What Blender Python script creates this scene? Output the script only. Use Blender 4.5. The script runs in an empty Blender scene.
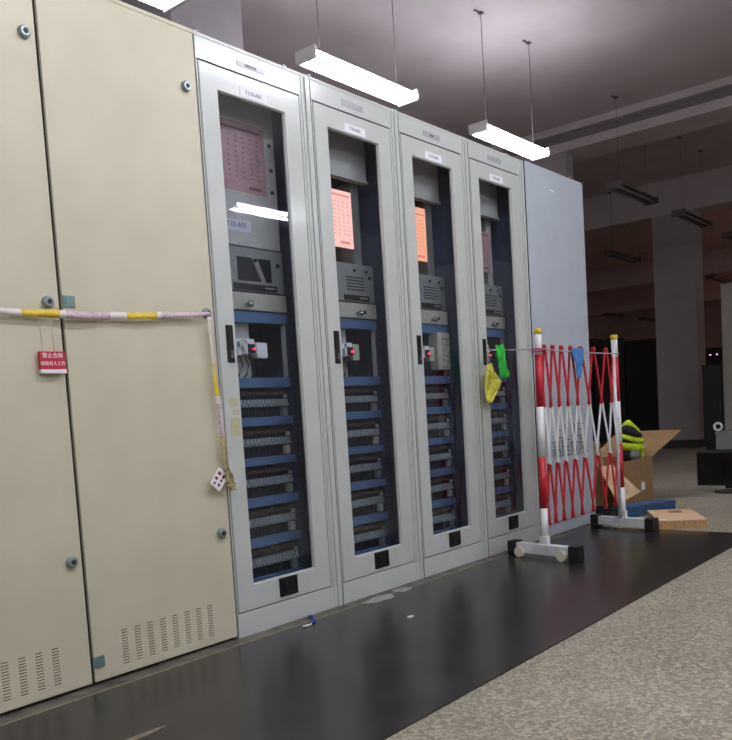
import bpy, bmesh, math, random
from mathutils import Vector, Matrix, noise
random.seed(4)
S = bpy.context.scene
COL = S.collection

def lin(c):
    return tuple(((v/255)/12.92 if v/255 <= .04045 else ((v/255+.055)/1.055)**2.4) for v in c)

# ------------------------------------------------------------------ camera
CAM = Vector((-2.00856, -2.35296, .82378))
R3 = ((0.63811377, -0.76742209, -0.06224264), (0.09627585, -0.0006757, 0.99535446), (0.7638990, 0.64114185, -0.07345304))
cd = bpy.data.cameras.new('camera'); cam = bpy.data.objects.new('camera', cd); COL.objects.link(cam)
mw = Matrix(((R3[0][0], R3[1][0], -R3[2][0], CAM.x), (R3[0][1], R3[1][1], -R3[2][1], CAM.y), (R3[0][2], R3[1][2], -R3[2][2], CAM.z), (0, 0, 0, 1)))
cam.matrix_world = mw
cd.sensor_fit = 'HORIZONTAL'; cd.sensor_width = 36; cd.lens = 821.2/732*36
cd.shift_x = 0; cd.shift_y = (473.8-370)/732
cd.clip_start = .05; cd.clip_end = 100
S.camera = cam

# ------------------------------------------------------------------ world, exposure
W = bpy.data.worlds.new('world'); S.world = W; W.use_nodes = True
bg = W.node_tree.nodes['Background']; bg.inputs[0].default_value = (*lin((220, 213, 210)), 1); bg.inputs[1].default_value = .2
S.view_settings.view_transform = 'Standard'; S.view_settings.look = 'None'
S.view_settings.exposure = 0.30; S.view_settings.gamma = 1; S.view_settings.use_curve_mapping = False
LAMP_STRENGTH = 52.0

# ------------------------------------------------------------------ materials
def mat(name, rgb, rough=.6, metal=0, spec=.5, noise_amt=0, scale=30, bump=0, emit=None, estr=0, rgb2=None, detail=4, coat=0):
    m = bpy.data.materials.new(name); m.use_nodes = True
    nt = m.node_tree; b = nt.nodes['Principled BSDF']
    b.inputs['Base Color'].default_value = (*lin(rgb), 1)
    b.inputs['Roughness'].default_value = rough; b.inputs['Metallic'].default_value = metal
    b.inputs['Specular IOR Level'].default_value = spec
    if coat: b.inputs['Coat Weight'].default_value = coat; b.inputs['Coat Roughness'].default_value = .12
    if noise_amt or bump or rgb2:
        tc = nt.nodes.new('ShaderNodeTexCoord'); n = nt.nodes.new('ShaderNodeTexNoise')
        n.inputs['Scale'].default_value = scale; n.inputs['Detail'].default_value = detail
        nt.links.new(tc.outputs['Object'], n.inputs['Vector'])
        r = nt.nodes.new('ShaderNodeValToRGB')
        r.color_ramp.elements[0].position = .32; r.color_ramp.elements[1].position = .68
        c0 = rgb2 or tuple(max(0, v*(1-noise_amt)) for v in rgb)
        r.color_ramp.elements[0].color = (*lin(c0), 1)
        r.color_ramp.elements[1].color = (*lin(rgb if rgb2 else tuple(min(255, v*(1+noise_amt)) for v in rgb)), 1)
        nt.links.new(n.outputs['Fac'], r.inputs['Fac']); nt.links.new(r.outputs['Color'], b.inputs['Base Color'])
        if bump:
            bp = nt.nodes.new('ShaderNodeBump'); bp.inputs['Strength'].default_value = bump; bp.inputs['Distance'].default_value = .01
            nt.links.new(n.outputs['Fac'], bp.inputs['Height']); nt.links.new(bp.outputs['Normal'], b.inputs['Normal'])
    if emit:
        b.inputs['Emission Color'].default_value = (*lin(emit), 1); b.inputs['Emission Strength'].default_value = estr
    return m

M = {}
M['grey'] = mat('cabinet_grey_paint', (196, 201, 195), .30, noise_amt=.015, scale=7, coat=.35)
M['grey_rim'] = mat('cabinet_grey_edge', (205, 210, 202), .3)
M['beige'] = mat('cabinet_beige_paint', (206, 201, 176), .40, noise_amt=.02, scale=5)
M['blue_grey'] = mat('end_cabinet_paint', (186, 196, 204), .38, noise_amt=.015, scale=6)
M['seam'] = mat('seam_dark', (46, 42, 36), .8)
M['inner'] = mat('inner_dark', (52, 57, 66), .6)
M['inner_grey'] = mat('inner_grey_panel', (186, 185, 176), .5, noise_amt=.03, scale=12)
M['inner_cream'] = mat('inner_cream_panel', (186, 183, 166), .5)
M['instr'] = mat('instrument_grey', (138, 142, 138), .5, noise_amt=.03)
M['rail_blue'] = mat('rail_blue_paint', (88, 116, 152), .45)
M['rail_blue_dark'] = mat('post_blue_paint', (58, 74, 102), .5)
M['lining'] = mat('lining_blue_grey', (106, 120, 144), .5)
M['joint'] = mat('joint_grey', (96, 98, 94), .7)
M['code'] = mat('code_label_paper', (206, 208, 214), .5)
M['tube_warm'] = mat('lit_tube_warm', (255, 255, 255), .4, emit=(255, 176, 158), estr=LAMP_STRENGTH*.9)
M['terminal'] = mat('terminal_plastic', (152, 162, 164), .45)
M['terminal_brown'] = mat('terminal_brown', (104, 88, 80), .6)
M['terminal_dark'] = mat('terminal_dark', (44, 50, 56), .6)
M['white_pl'] = mat('white_plastic', (225, 228, 228), .4)
M['black_pl'] = mat('black_plastic', (22, 22, 24), .4)
M['black_pl2'] = mat('dark_plastic', (52, 54, 56), .5)
M['chrome'] = mat('chrome', (190, 195, 198), .2, 1)
M['steel_teal'] = mat('zinc_latch', (120, 148, 146), .35, .3)
M['knob'] = mat('knob_metal', (158, 172, 174), .3, .7)
M['label'] = mat('label_paper', (238, 238, 244), .5)
M['ink'] = mat('ink', (96, 98, 116), .6)
M['ink2'] = mat('ink_grey', (92, 98, 106), .6)
M['plate'] = mat('plate_metal', (168, 170, 172), .35, .2)
M['mat'] = mat('black_rubber', (45, 43, 41), .27, noise_amt=.22, scale=6, spec=.5, detail=10, bump=.06)
M['mat_edge'] = mat('rubber_edge', (24, 22, 21), .6)
M['kerb'] = mat('kerb_concrete', (92, 88, 78), .8, noise_amt=.22, scale=14)
M['kerb_line'] = mat('mat_border', (136, 130, 112), .7, noise_amt=.1, scale=30)
M['ceil'] = mat('ceiling_plaster', (190, 178, 180), .9, noise_amt=.03, scale=2)
M['ceil_far'] = M['ceil']
M['beam_dark'] = mat('beam_recess_dark', (130, 120, 124), .8)  # recessed middle band of the stepped beam, darker than its other bands
M['wall'] = mat('wall_plaster', (200, 186, 182), .9, noise_amt=.03, scale=3)
M['column'] = mat('column_paint', (160, 154, 151), .85, noise_amt=.02, scale=5)
M['skirt'] = mat('column_skirt', (48, 46, 46), .7)
M['rack'] = mat('rack_black', (30, 30, 33), .5)
M['rack2'] = mat('rack_grey', (52, 52, 54), .5)
M['red'] = mat('barrier_red', (196, 34, 52), .4)
M['white'] = mat('barrier_white', (232, 234, 232), .4)
M['silver'] = mat('barrier_foot_steel', (220, 224, 224), .35, .1, noise_amt=.06, scale=20)
M['yellow_cap'] = mat('yellow_cap', (216, 184, 40), .45)
M['wheel'] = mat('wheel_cream', (222, 220, 196), .5)
M['rope'] = mat('rope_grey', (168, 170, 172), .8)
M['cl_yellow'] = mat('cloth_yellow', (236, 228, 92), .9, noise_amt=.1, scale=40)
M['cl_green'] = mat('cloth_green', (58, 184, 70), .9, noise_amt=.1, scale=40)
M['cl_blue'] = mat('cloth_blue', (66, 126, 186), .9, noise_amt=.1, scale=40)
M['tape_white'] = mat('tape_white', (226, 218, 212), .35)
M['tape_print'] = mat('tape_print', (222, 206, 208), .35, rgb2=(190, 160, 168), scale=90)
M['tape_yellow'] = mat('tape_yellow', (226, 196, 66), .35, noise_amt=.05, scale=60)
M['tape_tan'] = mat('tape_tan', (178, 164, 120), .5, noise_amt=.1, scale=60)
M['sign_red'] = mat('sign_red', (196, 40, 62), .4)
M['sign_white'] = mat('sign_white', (240, 238, 238), .4)
M['carton'] = mat('cardboard', (146, 116, 78), .9, noise_amt=.06, scale=9)
M['carton_l'] = mat('cardboard_light', (216, 184, 146), .9, noise_amt=.05, scale=9)
M['carton_edge'] = mat('cardboard_edge', (178, 142, 98), .9, noise_amt=.1, scale=60)
M['blue_box'] = mat('blue_board', (44, 78, 116), .6, noise_amt=.05, scale=12)
M['lime'] = mat('hivis_lime', (190, 214, 40), .8, noise_amt=.12, scale=24)
M['navy'] = mat('jacket_navy', (22, 22, 34), .85)
M['refl'] = mat('reflective_grey', (120, 126, 122), .5)
M['monitor'] = mat('monitor_black', (20, 21, 27), .35)
M['crate'] = mat('crate_grey', (112, 116, 112), .6)
M['cream_far'] = mat('far_cabinet_paint', (172, 170, 156), .5)
M['fix'] = mat('fixture_enamel', (226, 226, 226), .4)
M['fix_off'] = mat('fixture_unlit', (96, 92, 94), .6)  # darker copy of the enamel, used on the unlit fixtures
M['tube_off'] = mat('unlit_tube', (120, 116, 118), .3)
M['tube_on'] = mat('lit_tube', (255, 255, 255), .4, emit=(242, 244, 255), estr=LAMP_STRENGTH)
M['wire'] = mat('wire_dark', (70, 64, 66), .6)
M['annun_on'] = mat('backlit_panel', (250, 190, 175), .5, emit=(255, 196, 180), estr=.72)
M['annun_on2'] = mat('backlit_panel_orange', (250, 180, 140), .5, emit=(255, 178, 132), estr=.6)
M['annun_off'] = mat('panel_pink_dull', (180, 142, 142), .5, noise_amt=.06, scale=25)
M['annun_ink'] = mat('panel_ink', (206, 130, 120), .6, emit=(255, 150, 138), estr=.55)
M['annun_ink_off'] = mat('panel_ink_dull', (120, 96, 100), .6)
M['led_red'] = mat('led_red', (255, 40, 60), .4, emit=(255, 40, 70), estr=2.5)
M['led_pink'] = mat('led_pink', (255, 140, 170), .4, emit=(255, 120, 160), estr=5)
M['dust'] = mat('white_dust', (150, 150, 144), .9, noise_amt=.08, scale=40)
M['residue'] = mat('tape_residue', (190, 186, 150), .7, noise_amt=.05, scale=80)
M['scrap_blue'] = mat('scrap_blue', (40, 66, 160), .5)
M['scrap_white'] = mat('scrap_white', (214, 214, 212), .7)

def terrazzo():
    m = bpy.data.materials.new('terrazzo'); m.use_nodes = True; nt = m.node_tree; b = nt.nodes['Principled BSDF']
    tc = nt.nodes.new('ShaderNodeTexCoord')
    v = nt.nodes.new('ShaderNodeTexVoronoi'); v.inputs['Scale'].default_value = 105
    v2 = nt.nodes.new('ShaderNodeTexNoise'); v2.inputs['Scale'].default_value = 1.3; v2.inputs['Detail'].default_value = 6
    nt.links.new(tc.outputs['Object'], v.inputs['Vector']); nt.links.new(tc.outputs['Object'], v2.inputs['Vector'])
    r = nt.nodes.new('ShaderNodeValToRGB'); e = r.color_ramp.elements
    e[0].position = 0; e[0].color = (*lin((136, 130, 114)), 1); e[1].position = 1; e[1].color = (*lin((204, 198, 176)), 1)
    k = r.color_ramp.elements.new(.45); k.color = (*lin((160, 152, 134)), 1)
    sp = nt.nodes.new('ShaderNodeSeparateColor'); nt.links.new(v.outputs['Color'], sp.inputs['Color'])
    nt.links.new(sp.outputs[0], r.inputs['Fac'])
    mx = nt.nodes.new('ShaderNodeMixRGB'); mx.blend_type = 'MULTIPLY'; mx.inputs[0].default_value = .5
    r2 = nt.nodes.new('ShaderNodeValToRGB'); r2.color_ramp.elements[0].position = .35; r2.color_ramp.elements[1].position = .65
    r2.color_ramp.elements[0].color = (.55, .54, .53, 1)
    nt.links.new(v2.outputs['Fac'], r2.inputs['Fac'])
    nt.links.new(r.outputs['Color'], mx.inputs[1]); nt.links.new(r2.outputs['Color'], mx.inputs[2])
    nt.links.new(mx.outputs[0], b.inputs['Base Color'])
    b.inputs['Roughness'].default_value = .42
    return m
M['floor'] = terrazzo()

def glass():
    m = bpy.data.materials.new('tinted_glass'); m.use_nodes = True; nt = m.node_tree
    nt.nodes.remove(nt.nodes['Principled BSDF']); out = nt.nodes['Material Output']
    t = nt.nodes.new('ShaderNodeBsdfTransparent'); t.inputs[0].default_value = (.88, .90, .93, 1)
    g = nt.nodes.new('ShaderNodeBsdfGlossy'); g.inputs['Roughness'].default_value = .02; g.inputs[0].default_value = (.9, .93, 1, 1)
    f = nt.nodes.new('ShaderNodeFresnel'); f.inputs['IOR'].default_value = 1.6
    mx = nt.nodes.new('ShaderNodeMixShader')
    ge = nt.nodes.new('ShaderNodeNewGeometry'); mm = nt.nodes.new('ShaderNodeMath'); mm.operation = 'MULTIPLY_ADD'
    mm.inputs[1].default_value = -1; mm.inputs[2].default_value = 1; nt.links.new(ge.outputs['Backfacing'], mm.inputs[0])
    m2 = nt.nodes.new('ShaderNodeMath'); m2.operation = 'MULTIPLY'; nt.links.new(mm.outputs[0], m2.inputs[0]); nt.links.new(f.outputs[0], m2.inputs[1])
    nt.links.new(m2.outputs[0], mx.inputs[0]); nt.links.new(t.outputs[0], mx.inputs[1]); nt.links.new(g.outputs[0], mx.inputs[2])
    nt.links.new(mx.outputs[0], out.inputs[0]); return m
M['glass'] = glass()

# ------------------------------------------------------------------ mesh helpers
class MB:
    def __init__(s): s.bm = bmesh.new()
    def box(s, x0, x1, y0, y1, z0, z1, mi=0, bev=0):
        r = bmesh.ops.create_cube(s.bm, size=1)
        vs = r['verts']
        for v in vs:
            v.co = Vector(((x0+x1)/2+v.co.x*(x1-x0), (y0+y1)/2+v.co.y*(y1-y0), (z0+z1)/2+v.co.z*(z1-z0)))
        fs = {f for v in vs for f in v.link_faces}
        for f in fs: f.material_index = mi
        if bev:
            es = list({e for v in vs for e in v.link_edges})
            bmesh.ops.bevel(s.bm, geom=es, offset=bev, segments=2, affect='EDGES', profile=.6)
        return s
    def tube(s, a, b, r, r2=None, seg=12, mi=0, caps=True):
        a = Vector(a); b = Vector(b); d = b-a; r2 = r if r2 is None else r2
        q = d.to_track_quat('Z', 'Y').to_matrix().to_4x4(); q.translation = (a+b)/2
        res = bmesh.ops.create_cone(s.bm, cap_ends=caps, segments=seg, radius1=r, radius2=r2, depth=d.length, matrix=q)
        for f in {f for v in res['verts'] for f in v.link_faces}: f.material_index = mi; f.smooth = len(f.verts) == 4
        return s
    def path(s, pts, r, seg=8, mi=0):
        pts = [Vector(p) for p in pts]; rings = []
        for i, p in enumerate(pts):
            d = (pts[min(i+1, len(pts)-1)]-pts[max(i-1, 0)]).normalized()
            u = d.orthogonal().normalized() if abs(d.z) > .99 else d.cross(Vector((0, 0, 1))).normalized()
            v = d.cross(u)
            rings.append([s.bm.verts.new(p+r*(math.cos(2*math.pi*k/seg)*u+math.sin(2*math.pi*k/seg)*v)) for k in range(seg)])
        for A, B in zip(rings, rings[1:]):
            for k in range(seg):
                f = s.bm.faces.new((A[k], A[(k+1) % seg], B[(k+1) % seg], B[k])); f.smooth = True; f.material_index = mi
        s.bm.faces.new(rings[0]); s.bm.faces.new(rings[-1][::-1]); return s
    def torus(s, c, R, r, axis='y', seg=18, sides=8, mi=0, a0=0, a1=2*math.pi):
        c = Vector(c); full = abs(a1-a0-2*math.pi) < 1e-6; pts = []
        n = seg if full else seg+1; rings = []
        for i in range(n):
            a = a0+(a1-a0)*i/seg
            e = {'y': Vector((math.cos(a), 0, math.sin(a))), 'x': Vector((0, math.cos(a), math.sin(a))), 'z': Vector((math.cos(a), math.sin(a), 0))}[axis]
            h = {'y': Vector((0, 1, 0)), 'x': Vector((1, 0, 0)), 'z': Vector((0, 0, 1))}[axis]
            rings.append([s.bm.verts.new(c+e*(R+r*math.cos(2*math.pi*k/sides))+h*r*math.sin(2*math.pi*k/sides)) for k in range(sides)])
        for i in range(n if full else n-1):
            A, B = rings[i], rings[(i+1) % n]
            for k in range(sides):
                f = s.bm.faces.new((A[k], A[(k+1) % sides], B[(k+1) % sides], B[k])); f.smooth = True; f.material_index = mi
        return s
    def sphere(s, c, r, sc=(1, 1, 1), mi=0, seg=16):
        res = bmesh.ops.create_uvsphere(s.bm, u_segments=seg, v_segments=seg//2+2, radius=r)
        for v in res['verts']: v.co = Vector(c)+Vector((v.co.x*sc[0], v.co.y*sc[1], v.co.z*sc[2]))
        for f in {f for v in res['verts'] for f in v.link_faces}: f.material_index = mi; f.smooth = True
        return s
    def prism(s, pts, y0, y1, axis='y', mi=0):
        def P(a, b, t): return {'y': (a, t, b), 'x': (t, a, b), 'z': (a, b, t)}[axis]
        A = [s.bm.verts.new(P(a, b, y0)) for a, b in pts]; B = [s.bm.verts.new(P(a, b, y1)) for a, b in pts]
        n = len(pts)
        for f in [s.bm.faces.new(A), s.bm.faces.new(B[::-1])]+[s.bm.faces.new((A[i], B[i], B[(i+1) % n], A[(i+1) % n])) for i in range(n)]: f.material_index = mi
        return s
    def frame(s, x0, x1, z0, z1, hx0, hx1, hz0, hz1, y0, y1, mi=0, bev=0):
        # a plate with a rectangular hole, made of mitred stiles
        o = [(x0, z0), (x1, z0), (x1, z1), (x0, z1)]; h = [(hx0, hz0), (hx1, hz0), (hx1, hz1), (hx0, hz1)]
        V = [[s.bm.verts.new((a, y, b)) for a, b in q] for y in (y0, y1) for q in (o, h)]
        of, hf, ob, hb = V
        for i in range(4):
            j = (i+1) % 4
            for q in ((of[i], of[j], hf[j], hf[i]), (ob[j], ob[i], hb[i], hb[j]), (of[j], of[i], ob[i], ob[j]), (hf[i], hf[j], hb[j], hb[i])):
                s.bm.faces.new(q).material_index = mi
        if bev:
            es = [e for e in s.bm.edges if e.verts[0] in of and e.verts[1] in of]
            es = [e for e in es if e.is_valid]
            bmesh.ops.bevel(s.bm, geom=es, offset=bev, segments=2, affect='EDGES')
        return s
    def build(s, name, mats, parent=None, label=None):
        bmesh.ops.recalc_face_normals(s.bm, faces=s.bm.faces)
        me = bpy.data.meshes.new(name); s.bm.to_mesh(me); s.bm.free()
        for m in (mats if isinstance(mats, (list, tuple)) else [mats]): me.materials.append(m)
        o = bpy.data.objects.new(name, me); COL.objects.link(o)
        if parent: o.parent = parent
        if label: o['label'] = label
        return o

def tag(o, label, cat, group=None, kind=None):
    o['label'] = label; o['category'] = cat
    if group: o['group'] = group
    if kind: o['kind'] = kind
    return o
def thing(name, loc, label, cat, group=None, rz=0):
    o = bpy.data.objects.new(name, None); COL.objects.link(o); o.location = loc; o.rotation_euler = (0, 0, rz)
    o.empty_display_size = .1
    return tag(o, label, cat, group)
def struct(o): o['kind'] = 'structure'; return o
def copy_tree(o, parent=None):
    c = o.copy(); COL.objects.link(c); c.parent = parent
    for ch in list(o.children): copy_tree(ch, c)
    return c
def text(name, body, size, loc, mats, parent=None, rot=(math.pi/2, 0, 0), ext=.0004, xs=1, bold=0):
    cu = bpy.data.curves.new(name, 'FONT'); cu.body = body; cu.size = size; cu.extrude = ext; cu.align_x = 'CENTER'; cu.align_y = 'CENTER'; cu.offset = bold
    cu.resolution_u = 3
    t = bpy.data.objects.new(name, cu); COL.objects.link(t)
    dg = bpy.context.evaluated_depsgraph_get(); me = bpy.data.meshes.new_from_object(t.evaluated_get(dg))
    bpy.data.objects.remove(t); me.name = name
    me.materials.clear(); me.materials.append(mats)
    me.transform(Matrix.Translation(loc) @ __import__('mathutils').Euler(rot).to_matrix().to_4x4() @ Matrix.Diagonal((xs, 1, 1, 1)))
    o = bpy.data.objects.new(name, me); COL.objects.link(o); o.parent = parent
    return o

# ------------------------------------------------------------------ room shell
struct(MB().box(-6, 27, -7, 10, -.1, 0).build('floor', M['floor']))
struct(MB().box(-6, 27, -7, 10, 4.0, 4.1).build('ceiling', M['ceil']))
struct(MB().box(-6, 27, 9.9, 10, 0, 4).build('wall_back', M['wall']))
struct(MB().box(27, 27.1, -7, 10, 0, 4).build('wall_far', M['wall']))
def beam(n, x, z0, y0=-7, y1=9.9, stepped=False):
    m = MB()
    if stepped:
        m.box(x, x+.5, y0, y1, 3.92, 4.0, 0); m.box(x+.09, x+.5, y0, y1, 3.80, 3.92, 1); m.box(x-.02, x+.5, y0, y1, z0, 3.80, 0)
    else: m.box(x, x+.5, y0, y1, z0, 4.0, 0)
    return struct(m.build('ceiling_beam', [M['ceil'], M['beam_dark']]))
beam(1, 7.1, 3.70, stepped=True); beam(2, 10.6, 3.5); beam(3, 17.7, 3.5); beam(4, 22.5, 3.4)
def column(x0, x1, y0, y1, top=4.0):
    c = struct(MB().box(x0, x1, y0, y1, 0, top, bev=.01).build('column', M['column']))
    struct(MB().box(x0-.015, x1+.015, y0-.015, y1+.015, 0, .12).build('column_skirting', M['skirt'], c)); return c
column(7.12, 7.3, 1.98, 2.5, 3.71)
column(10.62, 10.98, 1.68, 2.3, 3.51)
column(1.5, 2.12, 1.98, 2.5).data.materials[0] = mat('column_paint_dimmed', (128, 122, 124), .85, noise_amt=.03, scale=5)  # column paint darkened to offset the light of the close tube lamps
column(17.72, 18.2, 1.68, 2.3, 3.51)
# concrete kerb strip the cabinets stand on
struct(MB().box(-1.9, 3.17, -.055, .62, 0, .006).build('trim_1', M['kerb']))
# rubber mat
tag(MB().box(-3.2, 2.94, -1.06, -.064, 0, .005, bev=.0015).box(-1.9, 2.94, -.064, -.057, 0, .006, 1).build('rubber_mat', [M['mat'], M['kerb_line']]), 'long glossy black rubber mat on the floor in front of the cabinets', 'mat')

# ------------------------------------------------------------------ lights
def make_fixture(lit):
    root = thing('tube_light', (0, 0, 0), '', 'lamp')
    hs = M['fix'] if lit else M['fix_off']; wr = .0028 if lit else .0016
    m = MB(); ww = .066 if lit else .10; tz = .055 if lit else .045
    m.prism([(-.035, .075), (.035, .075), (ww, .03), (ww, .022), (ww-.008, .022), (.03, .045), (-.03, .045), (-ww+.008, .022), (-ww, .022), (-ww, .03)], -.52, .52, 'x')
    m.build('reflector', hs, root)
    for s in (-1, 1):
        MB().box(s*.53-.012, s*.53+.012, -.085, .085, -.008, .07, bev=.004).build('end_cap', hs, root)
    for s in (-1, 1):
        MB().tube((-.518, s*(.072 if lit else .045), .02 if lit else .006), (.518, s*(.072 if lit else .045), .02 if lit else .006), .020 if lit else .013).build('tube', M['tube_on'] if lit else M['tube_off'], root)
    for s in (-1, 1):
        w = MB().tube((s*.4, 0, .07), (s*.4, 0, .965), wr, seg=6).build('hanging_wire', M['wire'], root)
        MB().path([(s*.4, 0, .955), (s*.4-.03, 0, .962), (s*.4-.09, 0, .96), (s*.4-.1, 0, .948)], .006, 6).box(s*.4-.02, s*.4+.02, -.02, .02, .962, .97).build('ceiling_hook', M['wire'], w)
    return root
on0 = make_fixture(True); off0 = make_fixture(False)
used = set()
def place_lamp(lit, x, y, label, group=None, z=3.03, first=[True, True]):
    src = on0 if lit else off0
    if src in used: r = copy_tree(src)
    else: r = src; used.add(src)
    r.location = (x, y, z); r['label'] = label
    if group: r['group'] = group
    return r
place_lamp(True, 2.43, 1.2, 'lit white tube lamp hanging above the second glass-door cabinet, middle of the three lit', 'lit tube lamps hanging in a row')
place_lamp(True, 4.43, 1.2, 'lit white tube lamp hanging above the fourth glass-door cabinet and end cabinet', 'lit tube lamps hanging in a row')
place_lamp(True, .37, 1.2, 'lit white tube lamp cut by the top edge above the beige cabinets', 'lit tube lamps hanging in a row')
for x, w_ in ((-3.5, 'far left'), (-1.5, 'left'), (.45, 'middle'), (2.45, 'right'), (4.40, 'reflected in the first glass door,')):
    place_lamp(True, x, -4.15, 'lit white tube lamp, %s one over the aisle' % w_, 'lit tube lamps over the aisle')
for x, w_ in ((-2.2, 'left'), (-.2, 'middle'), (1.8, 'right')):  # unseen row, added to brighten the upper part of the cabinet fronts
    place_lamp(True, x, -1.6, 'unseen white tube lamp added to brighten the upper cabinet fronts, %s one of three high over the black mat' % w_, 'unseen tube lamps added over the mat')
place_lamp(False, 7.13, 1.2, 'unlit dark tube lamp hanging beside the first column, nearest of the unlit lamps', 'unlit tube lamps')
place_lamp(False, 9.1, 1.2, 'unlit dark tube lamp hanging in front of the pale column right of its top', 'unlit tube lamps')
place_lamp(False, 11.2, 1.23, 'unlit dark tube lamp just past the pale column at the right edge', 'unlit tube lamps')
place_lamp(False, 11.0, 2.92, 'unlit dark tube lamp hanging left of the pale column over the dark racks', 'unlit tube lamps')
place_lamp(False, 15.4, 2.75, 'unlit dark tube lamp right of the pale column above the cream cabinet', 'unlit tube lamps')
place_lamp(False, 19.8, 6.8, 'small far unlit tube lamp low beside the end cabinet edge', 'unlit tube lamps')
place_lamp(False, 22.3, 6.8, 'small far unlit tube lamp touching the left edge of the pale column', 'unlit tube lamps')

for x, y, w_ in ((15.0, -1.0, 'nearer'), (19.0, .8, 'farther')):  # out of view, added so their bounce lights the far ceiling
    wl = place_lamp(True, x, y, 'unseen warm tube lamp added to light the dim far ceiling, %s of two beyond the cream cabinet' % w_, 'unseen warm tube lamps added for the far ceiling')
    for ch in wl.children:
        if ch.name.startswith('tube'):
            ch.data = ch.data.copy(); ch.data.materials[0] = M['tube_warm']

# ------------------------------------------------------------------ beige cabinets
def knob(x, z, y, parent):
    k = MB().tube((x, y+.002, z), (x, y-.012, z), .019, .018, 20).tube((x, y-.012, z), (x, y-.016, z), .018, .014, 20).build('knob', M['knob'], parent)
    MB().tube((x, y-.014, z), (x, y-.018, z), .008, .008, 10).box(x-.0015, x+.0015, y-.019, y-.0175, z-.006, z+.006).build('knob_core', M['black_pl2'], k)
    return k
def beige_cabinet(x0, label, vents, knobs, latches):
    W_ = .606
    r = thing('metal_cabinet', (x0, 0, .006), label, 'cabinet', 'beige metal cabinets')
    MB().box(0, W_, .012, .6, .01, 2.205).build('body', M['seam'], r)
    MB().box(.012, W_-.012, .03, .6, 0, .02).build('plinth', M['seam'], r)
    d = MB().box(.0035, W_-.0035, 0, .012, .012, 2.205, bev=.002).build('door_panel', M['beige'], r)
    MB().box(0, W_, 0, .6, 2.206, 2.22, bev=.002).build('top_panel', M['beige'], r)
    for kx, kz in knobs:
        knob(kx-x0, kz-.006, 0, d)
    for lx, lz in latches:
        l = MB().box(lx-x0, lx-x0+.042, -.004, 0, lz-.018-.006, lz+.018-.006, bev=.001).box(lx-x0+.008, lx-x0+.012, -.006, -.004, lz-.016, lz+.004).build('latch_plate', M['steel_teal'], r)
    for vx in vents:
        m = MB()
        for k in range(13):
            z = .046+k*.0092
            m.box(vx-x0-.011, vx-x0+.011, -.0006, .001, z-.0015, z+.0015, 0)
            m.box(vx-x0-.011, vx-x0+.011, -.0025, .0, z+.0015, z+.0035, 1)
        m.build('vent_column', [M['seam'], M['beige']], d)
    return r
beige_cabinet(-.6175, 'beige metal cabinet with plain door and vent slots, next to the grey glass-door cabinets',
              [-.496+.0515*k for k in range(8)], [(-.066, 2.013), (-.049, 1.2205), (-.057, .417)], [(-.614, 1.228), (-.62, .082)])
beige_cabinet(-1.2285, 'beige metal cabinet cut by the left picture edge, red warning sign hanging on it',
              [-.742-.0535*k for k in range(8)], [(-.664, 2.018), (-.665, 1.222), (-.663, .418)], [(-1.225, 1.228), (-1.225, .082)])

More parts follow.
